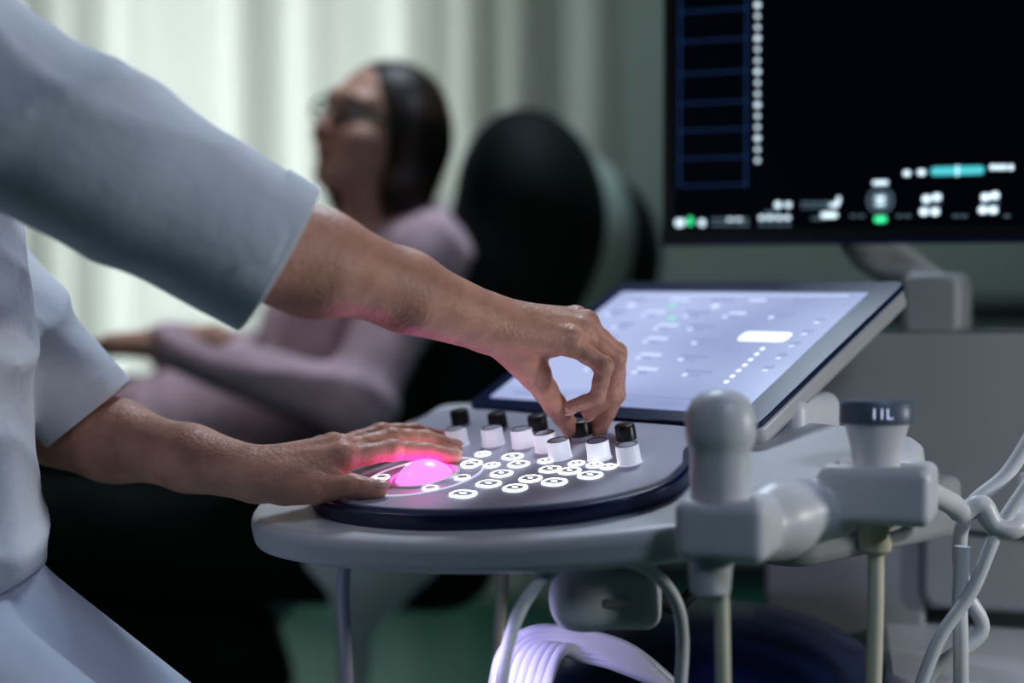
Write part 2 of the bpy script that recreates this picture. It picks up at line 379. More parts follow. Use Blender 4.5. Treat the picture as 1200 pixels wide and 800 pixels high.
for r_,ss in((.92,(.12,.3,.48,.62,.8)),(.80,(.1,.26,.44,.6,.78)),(.68,(.2,.38,.52)),(.56,(.2,.4,.6)),(.42,(.25,.45,.62)),(.3,(.3,.5,.7))):
    for j_,s_ in enumerate(ss):
        tsr(s_,r_,.022+.006*((j_*7)%3),.0038,1 if (j_%2) else 2); 
        if r_<.85: tsr(s_,r_-.032,.013,.0028,2); tsr(s_-.035,r_-.032,.006,.005,1)
for s_ in(.12,.3,.48): tsr(s_,.86,.010,.009,1 if s_!=.3 else 3)
tsr(.36,.74,.012,.010,3); tsr(.2,.5,.010,.008,3)
for k in range(7): tsr(.84,.50-.045*k,.005,.005,0)
for k in range(5): tsr(.93,.76-.10*k,.012,.005,2); tsr(.93,.73-.10*k,.006,.003,1)
for k in range(6): tsr(.12+.15*k,.05,.028,.0032,2)
tsr(.5,.965,.30,.0012,1); tsr(.5,.085,.32,.001,2)
mb.make('touchscreen_ui',['tsw','tsd','tsk','tsg'],us)
mb=MB(); mb.tube([SF.at(-.35,.02,-.022),SF.at(-.04,.02,-.022)],.012,smooth=False); mb.make('touchscreen_hinge',['navy'],us)
NF=Frame(S(905,530,1.56),(math.cos(.6),-math.sin(.6),0),Z)
rbox('touchscreen_support',NF,-.03,.03,-.03,.055,-.10,-.0,'plastic',us,.015,.01)
# probe holder: grip bar + two moulded cups on the right of the tray
PA=S(844,600,1.30); PB=S(1027,565,1.38)
F=Field((.05,1.15,.78),(.50,1.65,.98),.003)
AB=np.array([[math.cos(.35),-math.sin(.35),0],[math.sin(.35),math.cos(.35),0],[0,0,1]])
def fbox(F,c,hx,hy,hz,A,k,r=.01):
    m=max(hx,hy,hz)*1.8; sl,cc=F.reg(np.array(c)-m,np.array(c)+m)
    q=[cc[i]-c[i] for i in range(3)]; l=[np.abs(q[0]*A[j][0]+q[1]*A[j][1]+q[2]*A[j][2]) for j in range(3)]
    d=[l[0]-hx+r,l[1]-hy+r,l[2]-hz+r]
    o=np.sqrt(sum(np.maximum(x,0)**2 for x in d))+np.minimum(np.maximum(np.maximum(d[0],d[1]),d[2]),0)-r
    F.put(sl,o.astype(np.float32),k,'add')
F.cap(PA+V(.005,.01,-.018),PA+V(.055,.055,-.018),.026,.030,.010); F.cap(PA+V(.055,.055,-.012),PB+V(-.035,.01,-.022),.031,.027,.010)
fbox(F,PA+V(.006,0,-.012),.037,.034,.025,AB,.005,.010)
fbox(F,PB+V(.002,.0,-.008),.047,.036,.025,AB,.005,.009)
fbox(F,PB+V(-.02,.06,-.02),.07,.05,.016,AB,.012,.01)
F.cap(PA+V(0,0,-.03),PA+V(0,0,.03),.0275,.0275,.003,'sub'); F.ell(PB+V(0,0,.02),(.035,.026,.03),AB,.004,'sub')
F.mesh('probe_holder','plastic',us,1)
RF=Frame(S(940,510,1.82),(math.cos(.3),-math.sin(.3),0),Z)
mb=MB(); mb.prism(cat([(0,-.02),(.02,.08),(.05,.11),(.12,.115),(.34,.115),(.37,.1),(.38,0),(.38,-.1),(.2,-.1),(.03,-.09)],6,True),RF,-.16,0); mb.make('rear_housing',['plastic2'],us,bevel=.015)
rbox('column',RF,-.045,.135,-.24,-.06,-.14,-.02,'plastic2',us,.012,.006)
rbox('column_ledge',RF,.13,.40,-.19,-.10,-.16,-.01,'plastic2',us,.02,.008)
rbox('column_foot',RF,-.02,.12,-.75,-.22,-.14,-.03,'plastic2',us,.02,.008)
mb=MB(); mb.prism(rrect(-.09,-.04,.09,.26,.03),Frame(PF.at(-.02,0,-.06),u,v),-.06,0); mb.make('console_arm',['plastic2'],us,bevel=.01)
TF=Frame((.20,1.68,0),u,v)
tow=[(.20*math.copysign(abs(math.cos(a))**.6,math.cos(a)),.20*math.copysign(abs(math.sin(a))**.6,math.sin(a))) for a in np.linspace(0,2*math.pi,48,endpoint=False)]
mb=MB(); mb.prism(tow,TF,.14,.62); mb.make('cart_body',['plastic2'],us,bevel=.02)
F=Field((-.15,1.3,.58),(.6,2.05,.82),.006)
F.ell((.21,1.66,.625),(.185,.19,.095),k=.02); F.cut((0,0,.60),(0,0,-1)); F.mesh('cart_top_cover','navy',us,3)
mb=MB()
for i in range(7):
    mb.tube([S(577+i*9,850,1.42),S(580+i*10,800,1.43),S(592+i*11,762,1.44+.003*i),S(628+i*9,739+i*5,1.46+.003*i),S(680+i*7,743+i*6,1.48),S(740+i*8,762+i*8,1.49),S(800,812+i*6,1.5)],.0062,0,12)
mb.make('ribbed_cover',['lav'],us)
mb=MB(); mb.prism(rrect(-.3,-.3,.3,.3,.1),Frame((.25,1.7,0),u,v),.09,.15); mb.make('cart_base',['plastic'],us,bevel=.02)
mb=MB()
for sx in(-.26,.26):
    for sy in(-.26,.26):
        c=V(.25,1.7,0)+u*sx+v*sy; mb.lathe([(.05,-.015),(.055,-.01),(.055,.01),(.05,.015)],c+Z*.055,V(1,0,0),0); mb.tube([c+Z*.055,c+Z*.11],.012,1,smooth=False)
mb.make('casters',['rubber','metal'],us)
rbox('lower_shelf',Frame(S(1030,745,1.75),(math.cos(.2),-math.sin(.2),0),(math.sin(.2),math.cos(.2),0)),-.0,.4,-.2,.25,-.03,.0,'plastic',us,.03,.01)
# monitor
mo=empty('display_monitor')
am=math.radians(25); MF=Frame(S(776,288,2.05),(math.cos(am),-math.sin(am),0),Z)
mb=MB(); mb.prism(rrect(0,0,.58,.37,.008),MF,-.028,0); mb.make('monitor_case',['black'],mo,bevel=.003)
mb=MB(); mb.prism(rrect(.016,.02,.566,.356,.002,1),MF,-.001,.0008); mb.make('monitor_panel',['mon'],mo)
mb=MB(); mb.prism(rrect(.0,.0,.58,.006,.002,1),MF,-.001,.001); mb.make('bezel_strip',['navy'],mo)
mb=MB()
def ms(x,y,w,h,mi):
    p,q=MF.hit(x,y); w/=1080; h/=1150
    mb.prism(rrect(p-w/2,q-h/2,p+w/2,q+h/2,min(w,h)*.4,3),MF,.0006,.0014,mi)
for x in(797,875): ms(x,108,1.5,268,0)
for y in(12,47,85,120,152,185,217): ms(836,y,98,1.3,0)
for i,y in enumerate(range(6,190,13)): ms(888,y,6.0+1.5*(i%3==0),6.0+1.5*(i%3==0),1)
ms(797,261,13,11,1); ms(809,259,8,12,2); ms(823,261,9,10,1)
for x in(838,847,856,866,874): ms(x,257,8,4,1 if x in(856,866) else 3); ms(x,263,8,4,3)
for x in(893,903,913,923): ms(x,255,8,6,1); ms(x,263,8,4,3)
ms(912,240,9,9,1); ms(924,240,8,8,1); ms(903,249,16,4,3)
for x in(942,950,958,966,972): ms(x,238,7,4,3); ms(x,243,6,3,3)
ms(978,240,12,6,1); ms(983,234,5,9,1); ms(972,252,22,8,1); ms(960,256,20,3,3)
for x in(1000,1010,1054,1064,1120,1130,1180): ms(x,253,8,3,3)
ms(1032,257,16,9,2); ms(1032,214,20,6,1)
for (x,y) in((1086,233),(1098,231),(1083,248),(1096,248),(1155,231),(1166,229),(1152,246),(1164,246)): ms(x,y,11,10,1); 
for (x,y) in((1092,240),(1160,238)): ms(x,y,24,3,3)
ms(1122,200,66,12,4); ms(1122,200,3,15,1); ms(1063,203,9,8,1); ms(1080,202,10,8,1)
for x in(1163,1170,1177,1185): ms(x,196,6,8,1)
pr=MF.hit(1032,235); 
mb.band([(.016,.0006),(.016,.0016),(.0138,.0016),(.0138,.0006)],MF.at(*pr),MF.n,3,32); mb.lathe([(.0105,.0006),(.010,.0013)],MF.at(*pr),MF.n,3,24)
ms(1032,232,12,5,1); ms(1032,239,12,4,1)
mb.make('monitor_ui',['blue','uiw','uig','uidim','uit'],mo)
mb=MB(); mb.tube([MF.at(.225,.05,-.035),MF.at(.245,.0,-.045),MF.at(.28,-.025,-.06),MF.at(.325,-.06,-.06)],[.026,.026,.028,.03],0,16); mb.make('monitor_neck',['plastic2'],mo)
mb=MB(); mb.prism(rrect(.295,-.11,.365,-.035,.015),MF,-.11,-.02); mb.prism(rrect(.30,-.42,.36,-.09,.015),MF,-.10,-.03); mb.make('monitor_stand',['plastic2'],mo,bevel=.008)
# ---------------------------------------------------------------- probes
def probe(name,P,prof,ml=None,mats=None,sx=.55,ref=(1,0,0),ax=(0,0,1)):
    e=empty(name); mb=MB(); mb.lathe(prof,P,ax,0,36,sx=sx,ref=ref,ml=ml); mb.make('probe_body',mats,e); return e
prof=[(.010,-.045),(.013,-.035),(.018,-.025),(.0225,-.01),(.0240,.005),(.0245,.03),(.0245,.045),(.0250,.052),(.0275,.056),(.0288,.064),(.0287,.074),(.0270,.083),(.0235,.090),(.017,.0955),(.008,.0985),(.002,.099)]
pa=probe('ultrasound_probe',PA,prof,ml=[0]*15,mats=['plastic'],sx=.85)
mb=MB(); mb.tube([PA+Z*-.04,PA+V(.002,0,-.09),PA+V(.004,.0,-.2),PA+V(.005,.01,-.34),PA+V(.03,.08,-.42),PA+V(.1,.2,-.38)],.0063); mb.make('probe_cable',['cable'],pa)
mb=MB(); mb.lathe([(.010,-.068),(.0165,-.064),(.018,-.045),(.018,-.028)],PA+V(-.008,0,0),Z,0); mb.make('strain_relief',['plastic'],pa)
prof=[(.009,-.055),(.011,-.04),(.014,-.02),(.018,0),(.020,.012),(.0210,.022),(.0235,.034),(.0262,.046),(.0280,.050),(.0304,.0505),(.0310,.053),(.0306,.068),(.0285,.070)]
pb=probe('ultrasound_probe.001',PB,prof,ml=[1]*9+[0]*3,mats=['probecap','plastic'],sx=.6)
mb=MB(); mb.tube([PB+Z*-.05,PB+V(.0,0,-.12),PB+V(-.003,.0,-.25),PB+V(-.005,.01,-.4),PB+V(.02,.08,-.46),PB+V(-.02,.18,-.44)],.0072); mb.lathe([(.008,-.062),(.013,-.058),(.015,-.03)],PB,Z,0); mb.make('probe_cable',['cable'],pb)
c=bpy.data.curves.new('probe_label','FONT'); c.body='11L'; c.size=.013; c.extrude=.0003; c.align_x='CENTER'; c.materials.append(M['tsd'])
o=bpy.data.objects.new('probe_label',c); o.location=tuple(PB+V(0,-.0189,.0555)); o.rotation_euler=(math.radians(90),0,0); link(o,pb)
pc_=empty('ultrasound_probe.002'); F=Field((-.05,1.2,.7),(.3,1.6,.95),.003)
a=S(712,699,1.40); fbox(F,a,.046,.026,.026,np.eye(3),.006,.014); F.ell(a+V(-.02,0,0),(.030,.028,.027),k=.012); F.cap(a+V(-.01,0,.015),a+V(-.01,.01,.035),.018,.014,k=.01)
F.mesh('probe_body','plastic',pc_,3)
mb=MB(); mb.prism(rrect(-.010,-.0035,.012,.0035,.002,3),Frame(a+V(.006,-.0275,.0),(1,0,0),(0,0,1)),-.003,.0015); mb.make('probe_badge',['plastic2'],pc_)
mb=MB(); mb.tube([S(586,830,1.35),S(592,770,1.35),S(612,710,1.355),S(650,667,1.36),S(700,655,1.365),S(755,664,1.37),S(790,700,1.37),S(800,750,1.37),S(795,830,1.37)],.0058,0); mb.make('probe_cable',['cablew'],pc_)
mb=MB(); mb.tube([a+V(.04,0,0),S(790,712,1.42),S(815,690,1.44),S(830,668,1.46)],.006); mb.make('hook',['rubber'],pc_)
ca=empty('probe_cable_bundle'); mb=MB()
mb.tube([S(1215,500,1.5),S(1180,555,1.5),S(1140,590,1.5),S(1125,630,1.5),S(1130,690,1.5),S(1150,740,1.5),S(1090,790,1.5),S(1070,850,1.52)],.0072)
mb.tube([S(1128,640,1.47),S(1125,700,1.47),S(1126,760,1.47),S(1126,850,1.47)],.0072)
mb.tube([S(1210,560,1.46),S(1170,620,1.46),S(1140,690,1.46),S(1100,750,1.46),S(1070,830,1.46)],.0062)
mb.make('cables',['cablew'],ca)
mb=MB(); mb.tube([S(1085,575,1.40),S(1115,590,1.44),S(1128,600,1.46),S(1150,592,1.46),S(1165,615,1.46),S(1190,618,1.46),S(1202,590,1.48),S(1206,560,1.5)],.010); mb.tube([S(1035,610,1.36),S(1060,600,1.36),S(1066,620,1.36),S(1044,630,1.36)],.0055)
mb.make('cable_hooks',['plastic'],us)
cb=empty('footswitch_cable'); mb=MB(); mb.tube([S(405,655,1.62),S(402,700,1.62),S(407,800,1.62),S(410,1000,1.62),S(420,1250,1.62)],.0065); mb.make('cable',['lav'],cb)
cb=empty('power_cable'); mb=MB(); mb.tube([S(592,640,1.7),S(588,700,1.7),S(586,790,1.7),S(600,1100,1.7),S(620,1400,1.7)],.0065); mb.make('cable',['cable'],cb)
# ---------------------------------------------------------------- heads
def head(parent,C,f,up_,skin,hairlen):
    f=nrm(f); up_=nrm(up_-f*np.dot(up_,f)); l=np.cross(up_,f); A=np.array([f,l,up_])
    def T(x,y,z): return C+f*x+l*y+up_*z
    m=.24; F=Field(C-m,C+m,.0034)
    F.ell(T(-.012,0,.03),(.097,.076,.09),A,.01); F.ell(T(.028,0,-.045),(.062,.055,.062),A,.03); F.ell(T(.066,0,-.09),(.022,.024,.02),A,.025)
    F.ell(T(.074,0,.038),(.02,.05,.013),A,.02)
    for s in(-1,1):
        F.ell(T(.060,s*.037,-.022),(.031,.028,.026),A,.02); F.ell(T(.098,s*.031,.012),(.016,.018,.011),A,.01,'sub')
        F.ell(T(-.004,s*.077,.0),(.018,.008,.031),A,.006); F.ell(T(.098,s*.011,-.023),(.011,.007,.007),A,.006)
    F.cap(T(.088,0,.02),T(.108,0,-.018),.008,.0105,.008)
    F.cap(T(-.03,0,-.05),T(-.055,0,-.18),.056,.058,.03)
    F.cap(T(.082,-.018,-.054),T(.094,0,-.05),.005,.007,.006); F.cap(T(.082,.018,-.054),T(.094,0,-.05),.005,.007,.006)
    F.cap(T(.08,-.015,-.062),T(.09,0,-.064),.006,.008,.006); F.cap(T(.08,.015,-.062),T(.09,0,-.064),.006,.008,.006)
    F.mesh('head',skin,parent,2)
    mb=MB()
    for s in(-1,1):
        mb.ball(T(.077,s*.031,.012),.0125,0,16); mb.ball(T(.0865,s*.031,.012),(.0035,.0052,.0052),1,12,A)
        mb.tube([T(.089,s*.014,.034),T(.091,s*.03,.038),T(.08,s*.048,.032)],[.002,.003,.0015],3,8)
    mb.tube([T(.080,-.027,-.049),T(.0985,-.008,-.055),T(.0985,.008,-.055),T(.080,.027,-.049)],[.001,.003,.003,.001],2,8)
    mb.tube([T(.082,-.022,-.053),T(.097,0,-.065),T(.082,.022,-.053)],[.001,.004,.001],2,8)
    mb.make('face_features',['white_eye','iris','lip','hair'],parent)
    F=Field(C-.36,C+.2,.005)
    F.ell(T(-.024,0,.042),(.098,.086,.088),A,.02); F.ell(T(-.05,0,-.0),(.072,.086,.09),A,.03)
    if hairlen:
        for s in(-1,1):
            F.cap(T(-.012,s*.072,.03),T(-.025,s*.078,-.08),.028,.030,.03); F.cap(T(-.025,s*.078,-.08),T(-.06,s*.075,-.165),.032,.018,.03)
        F.cap(T(-.08,0,.0),T(-.1,0,-.15),.06,.045,.04)
    F.ell(T(.10,0,-.035),(.078,.064,.108),A,.015,'sub')
    if not hairlen: F.ell(T(.02,0,-.11),(.12,.12,.09),A,.02,'sub')
    F.mesh('hair','hair',parent,2)
    return T
# ---------------------------------------------------------------- hands
def chain(F,J,R,k=.003,kb=.006):
    for i in range(len(J)-1):
        m_=(J[i]+J[i+1])/2; rm=(R[i]+R[i+1])/2*.95
        F.cap(J[i],m_,R[i],rm,kb if i==0 else k); F.cap(m_,J[i+1],rm,R[i+1],k)
def nail(mb,J,r,dors):
    d=nrm(J[-1]-J[-2]); n=nrm(dors-d*np.dot(dors,d)); s=np.cross(d,n)
    mb.ball(J[-1]+n*r*.72+d*r*.15,(r*1.05,r*.68,r*.36),0,14,[d,s,n])
def hand(F,mb,wrist,fingers,thumb,dorsal,sc=1.0):
    mc=np.mean([f[0] for f in fingers],axis=0)
    RR=[(.0112,.0100,.0088,.0078),(.0115,.0102,.0090,.0080),(.0110,.0097,.0085,.0075),(.0100,.0086,.0075,.0067)]
    for f,R in zip(fingers,RR):
        R=[r*sc for r in R]; cp=wrist+(f[0]-mc)*.55+nrm(mc-wrist)*.012
        F.cap(cp,f[0],.0165*sc,.0125*sc,.010); 
        F.cap(cp+dorsal*.0135,f[0]+dorsal*.006,.0045,.008,.004)
        F.ell(f[0]+dorsal*.004,(.012*sc,)*3,None,.005)
        chain(F,f,R); F.ell(f[1],(R[1]*1.08,)*3,None,.003)
        bend=(f[1]+f[2])/2-(f[0]+f[3])/2
        dd=bend if np.linalg.norm(bend)>.004 and np.dot(bend,dorsal)>-.002 else dorsal
        nail(mb,f,R[3],dd)
        if sc>.97:
            ax_=nrm(f[2]-f[1]); dn=nrm(dd-ax_*np.dot(dd,ax_)); sd=np.cross(ax_,dn)
            for o_ in(-.0022,.0022): F.cap(f[1]+ax_*o_+dn*R[1]*1.1-sd*.005,f[1]+ax_*o_+dn*R[1]*1.1+sd*.005,.0009,.0009,.002,'sub')
    F.cap(wrist,mc-dorsal*.004,.024*sc,.016*sc,.012)
    T=[r*sc for r in(.0175,.0138,.0112,.0090)]
    F.cap(wrist+(thumb[0]-wrist)*.6,thumb[1],.019*sc,.0145*sc,.014); F.cap(thumb[0],(thumb[1]+fingers[0][0])/2,.014,.008,.014)
    chain(F,thumb,T,.004,.012)
# ---------------------------------------------------------------- clinician
cl=empty('clinician'); nails=MB()
SR=S(-85,72,1.27); ER=S(268,276,1.31); WR=S(574,379,1.49)
F=Field((-.32,1.2,.82),(.16,1.66,1.16),.002)
def lerp(a,b,t): return np.array(a)*(1-t)+np.array(b)*t
F.cap(ER,lerp(ER,WR,.3),.045,.0435,.02); F.cap(lerp(ER,WR,.3)+V(0,0,.004),lerp(ER,WR,.65)+V(0,0,.004),.0425,.0325,.02); F.cap(lerp(ER,WR,.65)+V(0,0,.004),WR,.0325,.0235,.02)
F.cap(lerp(ER,WR,.7)+V(0,-.012,0),WR+V(0,-.009,0),.026,.020,.015); F.cap(lerp(ER,WR,.7)+V(0,.012,0),WR+V(0,.010,0),.026,.021,.015)
F.cap(lerp(ER,WR,.25)+V(0,-.012,.022),lerp(ER,WR,.9)+V(0,-.008,.008),.020,.012,.012)
F.ell(WR+V(-.012,-.018,.010),(.010,.009,.009),None,.012)
fg=[[S(674,377,1.560),S(711,410,1.585),S(710,458,1.584),S(694,500,1.580)],
    [S(686,382,1.540),S(722,414,1.560),S(722,462,1.566),S(702,503,1.572)],
    [S(682,391,1.519),S(722,420,1.527),S(716,463,1.534),S(690,483,1.540)],
    [S(668,402,1.500),S(708,429,1.497),S(700,466,1.503),S(669,477,1.510)]]
th=[S(603,402,1.508),S(628,440,1.525),S(650,474,1.550),S(669,502,1.570)]
hand(F,nails,WR,fg,th,nrm(V(.15,-.25,1)))
nail(nails,th,.0090,V(-.7,-.5,.5))
F.mesh('right_forearm_and_hand','skin',cl,1)
EL=S(66,500,1.64); WL=S(302,556,1.525)
F=Field((-.52,1.35,.8),(.0,1.75,1.02),.002)
F.cap(EL,lerp(EL,WL,.3),.041,.039,.02); F.cap(lerp(EL,WL,.3),lerp(EL,WL,.68),.038,.029,.02); F.cap(lerp(EL,WL,.68),WL,.029,.022,.02)
F.cap(lerp(EL,WL,.7)+V(0,-.012,0),WL+V(0,-.010,0),.024,.020,.015); F.cap(lerp(EL,WL,.7)+V(0,.012,0),WL+V(0,.010,0),.024,.020,.015)
fg=[[S(402,537,1.505),S(459,527,1.530),S(500,529,1.545),S(532,535,1.555)],
    [S(400,528,1.525),S(459,513,1.556),S(499,514,1.575),S(532,524,1.586)],
    [S(391,526,1.546),S(446,507,1.580),S(485,505,1.600),S(514,512,1.612)],
    [S(378,529,1.566),S(424,514,1.596),S(452,512,1.612),S(475,516,1.622)]]
th=[S(335,566,1.505),S(372,571,1.490),S(412,569,1.483),S(443,574,1.480)]
hand(F,nails,WL,fg,th,nrm(V(-.1,-.1,1)))
nail(nails,th,.0095,V(0,-.4,1))
F.mesh('left_forearm_and_hand','skin',cl,1)
nails.make('fingernails',['nail'],cl)
SL=S(-85,262,1.60)
F=Field((-.86,1.0,.72),(-.14,1.86,1.40),.005)
F.ell(V(-.59,1.43,1.10),(.14,.20,.16),None,.05); F.ell(V(-.58,1.43,.98),(.135,.175,.2),None,.06)
F.cap(V(-.58,1.37,1.0),V(-.575,1.37,.76),.125,.148,.05); F.cap(V(-.58,1.49,1.0),V(-.575,1.49,.76),.125,.148,.05)
F.cap(SR+V(-.03,.02,0),SL+V(-.03,0,.02),.088,.085,.06)
F.cap(V(-.59,1.43,1.20),V(-.575,1.43,1.28),.08,.062,.04)
CR=S(322,303,1.335); ax=nrm(CR-SR)
F.cap(SR,lerp(SR,CR,.55),.082,.073,.05); F.cap(lerp(SR,CR,.45),CR,.073,.0665,.02,flat=True)
CL=S(103,483,1.62); axl=nrm(CL-lerp(SL,CL,.4))
F.cap(SL,lerp(SL,CL,.5),.07,.056,.04); F.cap(lerp(SL,CL,.4),CL,.056,.0525,.02,flat=True)
def folds(x,y,z):
    dR=np.sqrt((x-CR[0])**2+(y-CR[1])**2+(z-CR[2])**2); dL=np.sqrt((x-CL[0])**2+(y-CL[1])**2+(z-CL[2])**2)
    m=np.clip((dR-.072)/.09,0.0,1)*np.clip((dL-.055)/.05,0.0,1)
    r1=1-np.abs(np.sin(15*(x*.62+z*.78)+1.6*np.sin(7*y+5*x)+1.2*np.sin(9*x-6*z)))
    r2=1-np.abs(np.sin(17*(x*.6-z*.65+y*.25)+1.5*np.sin(7*z)+.8*np.sin(12*y)))
    r3=1-np.abs(np.sin(22*(z*.9+x*.2)+1.6*np.sin(8*y)+1.0*np.sin(11*x)))
    return -m*(.009*r1**3+.007*r2**3*np.exp(-((x+.38)/.22)**2)+.004*r3**4)+.005*m
F.wave(folds)
F.cut(V(-.56,1.43,.785),(0,0,-1),(-.9,1,.7),(-.3,1.9,.9))
F.cut(V(-.575,1.43,1.265),(.25,0,1),(-.75,1.3,1.18),(-.46,1.55,1.4))
F.mesh('scrub_shirt','shirt',cl,5)
mb=MB()
mb.band([(.0672,-.026),(.0675,-.013),(.0672,.002),(.0648,.004),(.0625,.002),(.062,-.01),(.062,-.026)],CR,ax,0,72,lambda a:.0018*math.sin(3*a+.5)+.0008*math.sin(7*a))
mb.band([(.0532,-.020),(.0534,-.010),(.0530,.001),(.0505,.003),(.048,.001),(.047,-.01),(.047,-.020)],CL,axl,0,64,lambda a:.0012*math.sin(3*a))
mb.make('sleeve_hems',['shirt'],cl)
F=Field((-.72,1.1,.85),(-.2,1.8,1.3),.005)
F.cap(SR,ER,.055,.045,.02); F.cap(SL,EL,.045,.040,.02); F.mesh('upper_arms','skin',cl,2)
F=Field((-.82,1.1,.03),(.1,1.85,.92),.008)
F.ell(V(-.58,1.43,.775),(.135,.17,.11),None,.04)
for y in(1.36,1.52):
    hp=V(-.57,y,.765); kn=V(-.20,y-.01,.50); an=V(-.24,y,.09)
    F.cap(hp,kn,.092,.070,.04); F.cap(kn,an,.068,.052,.03)
F.cut(V(0,0,.07),(0,0,-1)); F.wave(lambda x,y,z:-.008*(1-np.abs(np.sin(14*x+17*z+1.5*np.sin(11*y))))**3)
F.mesh('trousers','pants',cl,3)
F=Field((-.4,1.2,0.0),(.1,1.7,.16),.005)
for y in(1.36,1.52):
    F.cap(V(-.26,y,.045),V(-.09,y-.01,.035),.042,.036,.02); F.cap(V(-.24,y,.06),V(-.24,y,.12),.042,.04,.02)
F.cut(V(0,0,.006),(0,0,-1)); F.mesh('shoes','plastic',cl,2)
head(cl,V(-.53,1.43,1.46),nrm(V(1,.3,-.45)),Z,'skin',0)
st=empty('saddle_stool'); mb=MB(); O=V(-.62,1.43,0)
mb.lathe([(.16,.59),(.185,.61),(.19,.64),(.18,.66),(.10,.665)],O,Z,0,40); mb.lathe([(.025,.12),(.025,.60)],O,Z,1)
for k in range(5):
    a=2*math.pi*k/5+.3; e=O+V(.26*math.cos(a),.26*math.sin(a),.075); mb.tube([O+Z*.13,e],[.022,.014],1,smooth=False); mb.lathe([(.026,-.012),(.028,0),(.026,.012)],e-Z*.045,V(-math.sin(a),math.cos(a),0),2,20); mb.tube([e,e-Z*.045],.008,1,smooth=False)
mb.make('stool_body',['navy','metal','rubber'],st)
# ---------------------------------------------------------------- patient
pw=empty('patient_woman')
HC=S(440,158,2.66); T=head(pw,HC,nrm(V(-1,-1.0,.34)),nrm(V(.34,.10,1)),'skin2',1)
mb=MB()
for s in(-1,1):
    mb.tube([T(.098,s*.032+.021*math.cos(a),.010+.017*math.sin(a)) for a in np.linspace(0,2*math.pi,12,endpoint=False)],.0028,0,8,3,closed=True)
    mb.tube([T(.097,s*.052,.014),T(.06,s*.076,.014),T(.0,s*.083,.012)],.0024,0,8)
mb.tube([T(.099,-.011,.014),T(.102,0,.017),T(.099,.011,.014)],.002,0,8)
mb.make('eyeglasses',['glasses'],pw)
ch=S(470,335,2.80); hp=S(320,500,2.82); shn=S(492,305,2.62); shf=S(450,295,2.98)
en=S(415,478,2.52); wn=S(200,402,2.50); ef=S(330,430,3.02); wf=S(190,405,2.80)
F=Field((-1.1,2.3,.6),(.1,3.25,1.3),.008)
F.ell(ch,(.13,.19,.16),None,.05); F.ell(lerp(ch,hp,.5),(.14,.165,.15),None,.06); F.ell(hp,(.15,.185,.13),None,.06)
F.cap(hp,S(150,500,2.78),.12,.085,.06); F.cap(hp+V(0,-.1,0),S(160,508,2.68),.10,.08,.06)
F.cap(shn,shf,.075,.075,.05); F.cap(shn,en,.068,.055,.03); F.cap(en,wn,.054,.035,.03); F.cap(shf,ef,.065,.052,.03); F.cap(ef,wf,.050,.036,.03)
F.cap(S(447,272,2.72),S(462,305,2.76),.062,.09,.03)
F.wave(lambda x,y,z:-.012*(1-np.abs(np.sin(13*x+17*z+2*np.sin(8*y)+1.5*np.sin(9*x))))**3)
F.mesh('sweater','sweater',pw,3)
F=Field((-.6,2.4,.95),(.0,3.05,1.25),.006)
F.cap(S(446,244,2.70),S(454,268,2.73),.062,.070,.02); F.mesh('collar','collar',pw,2)
nl=MB()
F=Field((-1.0,2.25,.8),(-.4,3.0,1.15),.0035)
def phand(F,W_,d,sd,up):
    fs=[]
    for i,(o,L_) in enumerate(((.028,.072),(.009,.08),(-.010,.075),(-.028,.06))):
        m=W_+d*.088+sd*o; fs.append([m,m+d*L_*.45-up*.006,m+d*L_*.72-up*.022,m+d*L_*.85-up*.04])
    th=[W_+d*.03+sd*.026,W_+d*.055+sd*.045,W_+d*.08+sd*.052-up*.006,W_+d*.10+sd*.052-up*.012]
    F.cap(W_-d*.07,W_,.03,.024,.02); hand(F,nl,W_,fs,th,up,.95)
phand(F,wn,nrm(V(-1,.0,.0)),V(0,1,0),nrm(V(.1,-.5,1))); phand(F,wf,nrm(V(-1,-.2,.0)),V(0,-1,0),nrm(V(0,-.2,1)))
F.mesh('hands','skin2',pw,2); nl.make('fingernails',['nail'],pw)
F=Field((-1.9,2.4,.2),(-.1,3.2,1.0),.012)
for y,dz in((2.72,0),(2.92,.01)):
    h_=V(hp[0]-.02,y,hp[2]-.03); k_=V(-1.0,y-.03,.80+dz); a_=V(-1.42,y-.03,.55)
    F.cap(h_,k_,.10,.07,.05); F.cap(k_,a_,.065,.045,.03)
F.mesh('trousers','darkcloth',pw,3)
F=Field((-1.7,2.5,.35),(-1.2,3.1,.8),.008)
for y in(2.69,2.89): F.cap(V(-1.45,y,.55),V(-1.50,y,.67),.045,.035,.02)
F.mesh('shoes','black',pw,2)
ec=empty('examination_chair')
def rotA(deg):
    a=math.radians(deg); return np.array([[math.cos(a),0,-math.sin(a)],[0,1,0],[math.sin(a),0,math.cos(a)]])
F=Field((-.5,2.35,.4),(.75,3.35,1.5),.009)
F.ell(S(622,248,2.85),(.132,.23,.180),rotA(-8),.05); F.cap(S(590,330,2.86),S(520,520,2.88),.13,.14,.06); F.cap(S(590,330,2.72),S(520,520,2.72),.09,.10,.06); F.cap(S(590,330,3.0),S(520,520,3.0),.09,.10,.06)
F.mesh('backrest_cushion','chair',ec,3)
F=Field((-.2,2.5,.6),(.75,3.5,1.5),.009)
F.ell(S(658,292,2.98),(.130,.20,.182),rotA(14),.03); F.cap(S(640,340,2.98),S(560,560,2.98),.11,.10,.06); F.mesh('backrest_shell','chair2',ec,3)
F=Field((-.1,2.5,.6),(.8,3.6,1.5),.009)
F.ell(S(688,300,3.12),(.142,.20,.168),None,.03); F.cap(S(660,350,3.08),S(590,560,3.06),.10,.10,.06); F.mesh('backrest_rear_cover','chair',ec,3)
F=Field((-1.75,2.35,.1),(.1,3.3,.95),.012)
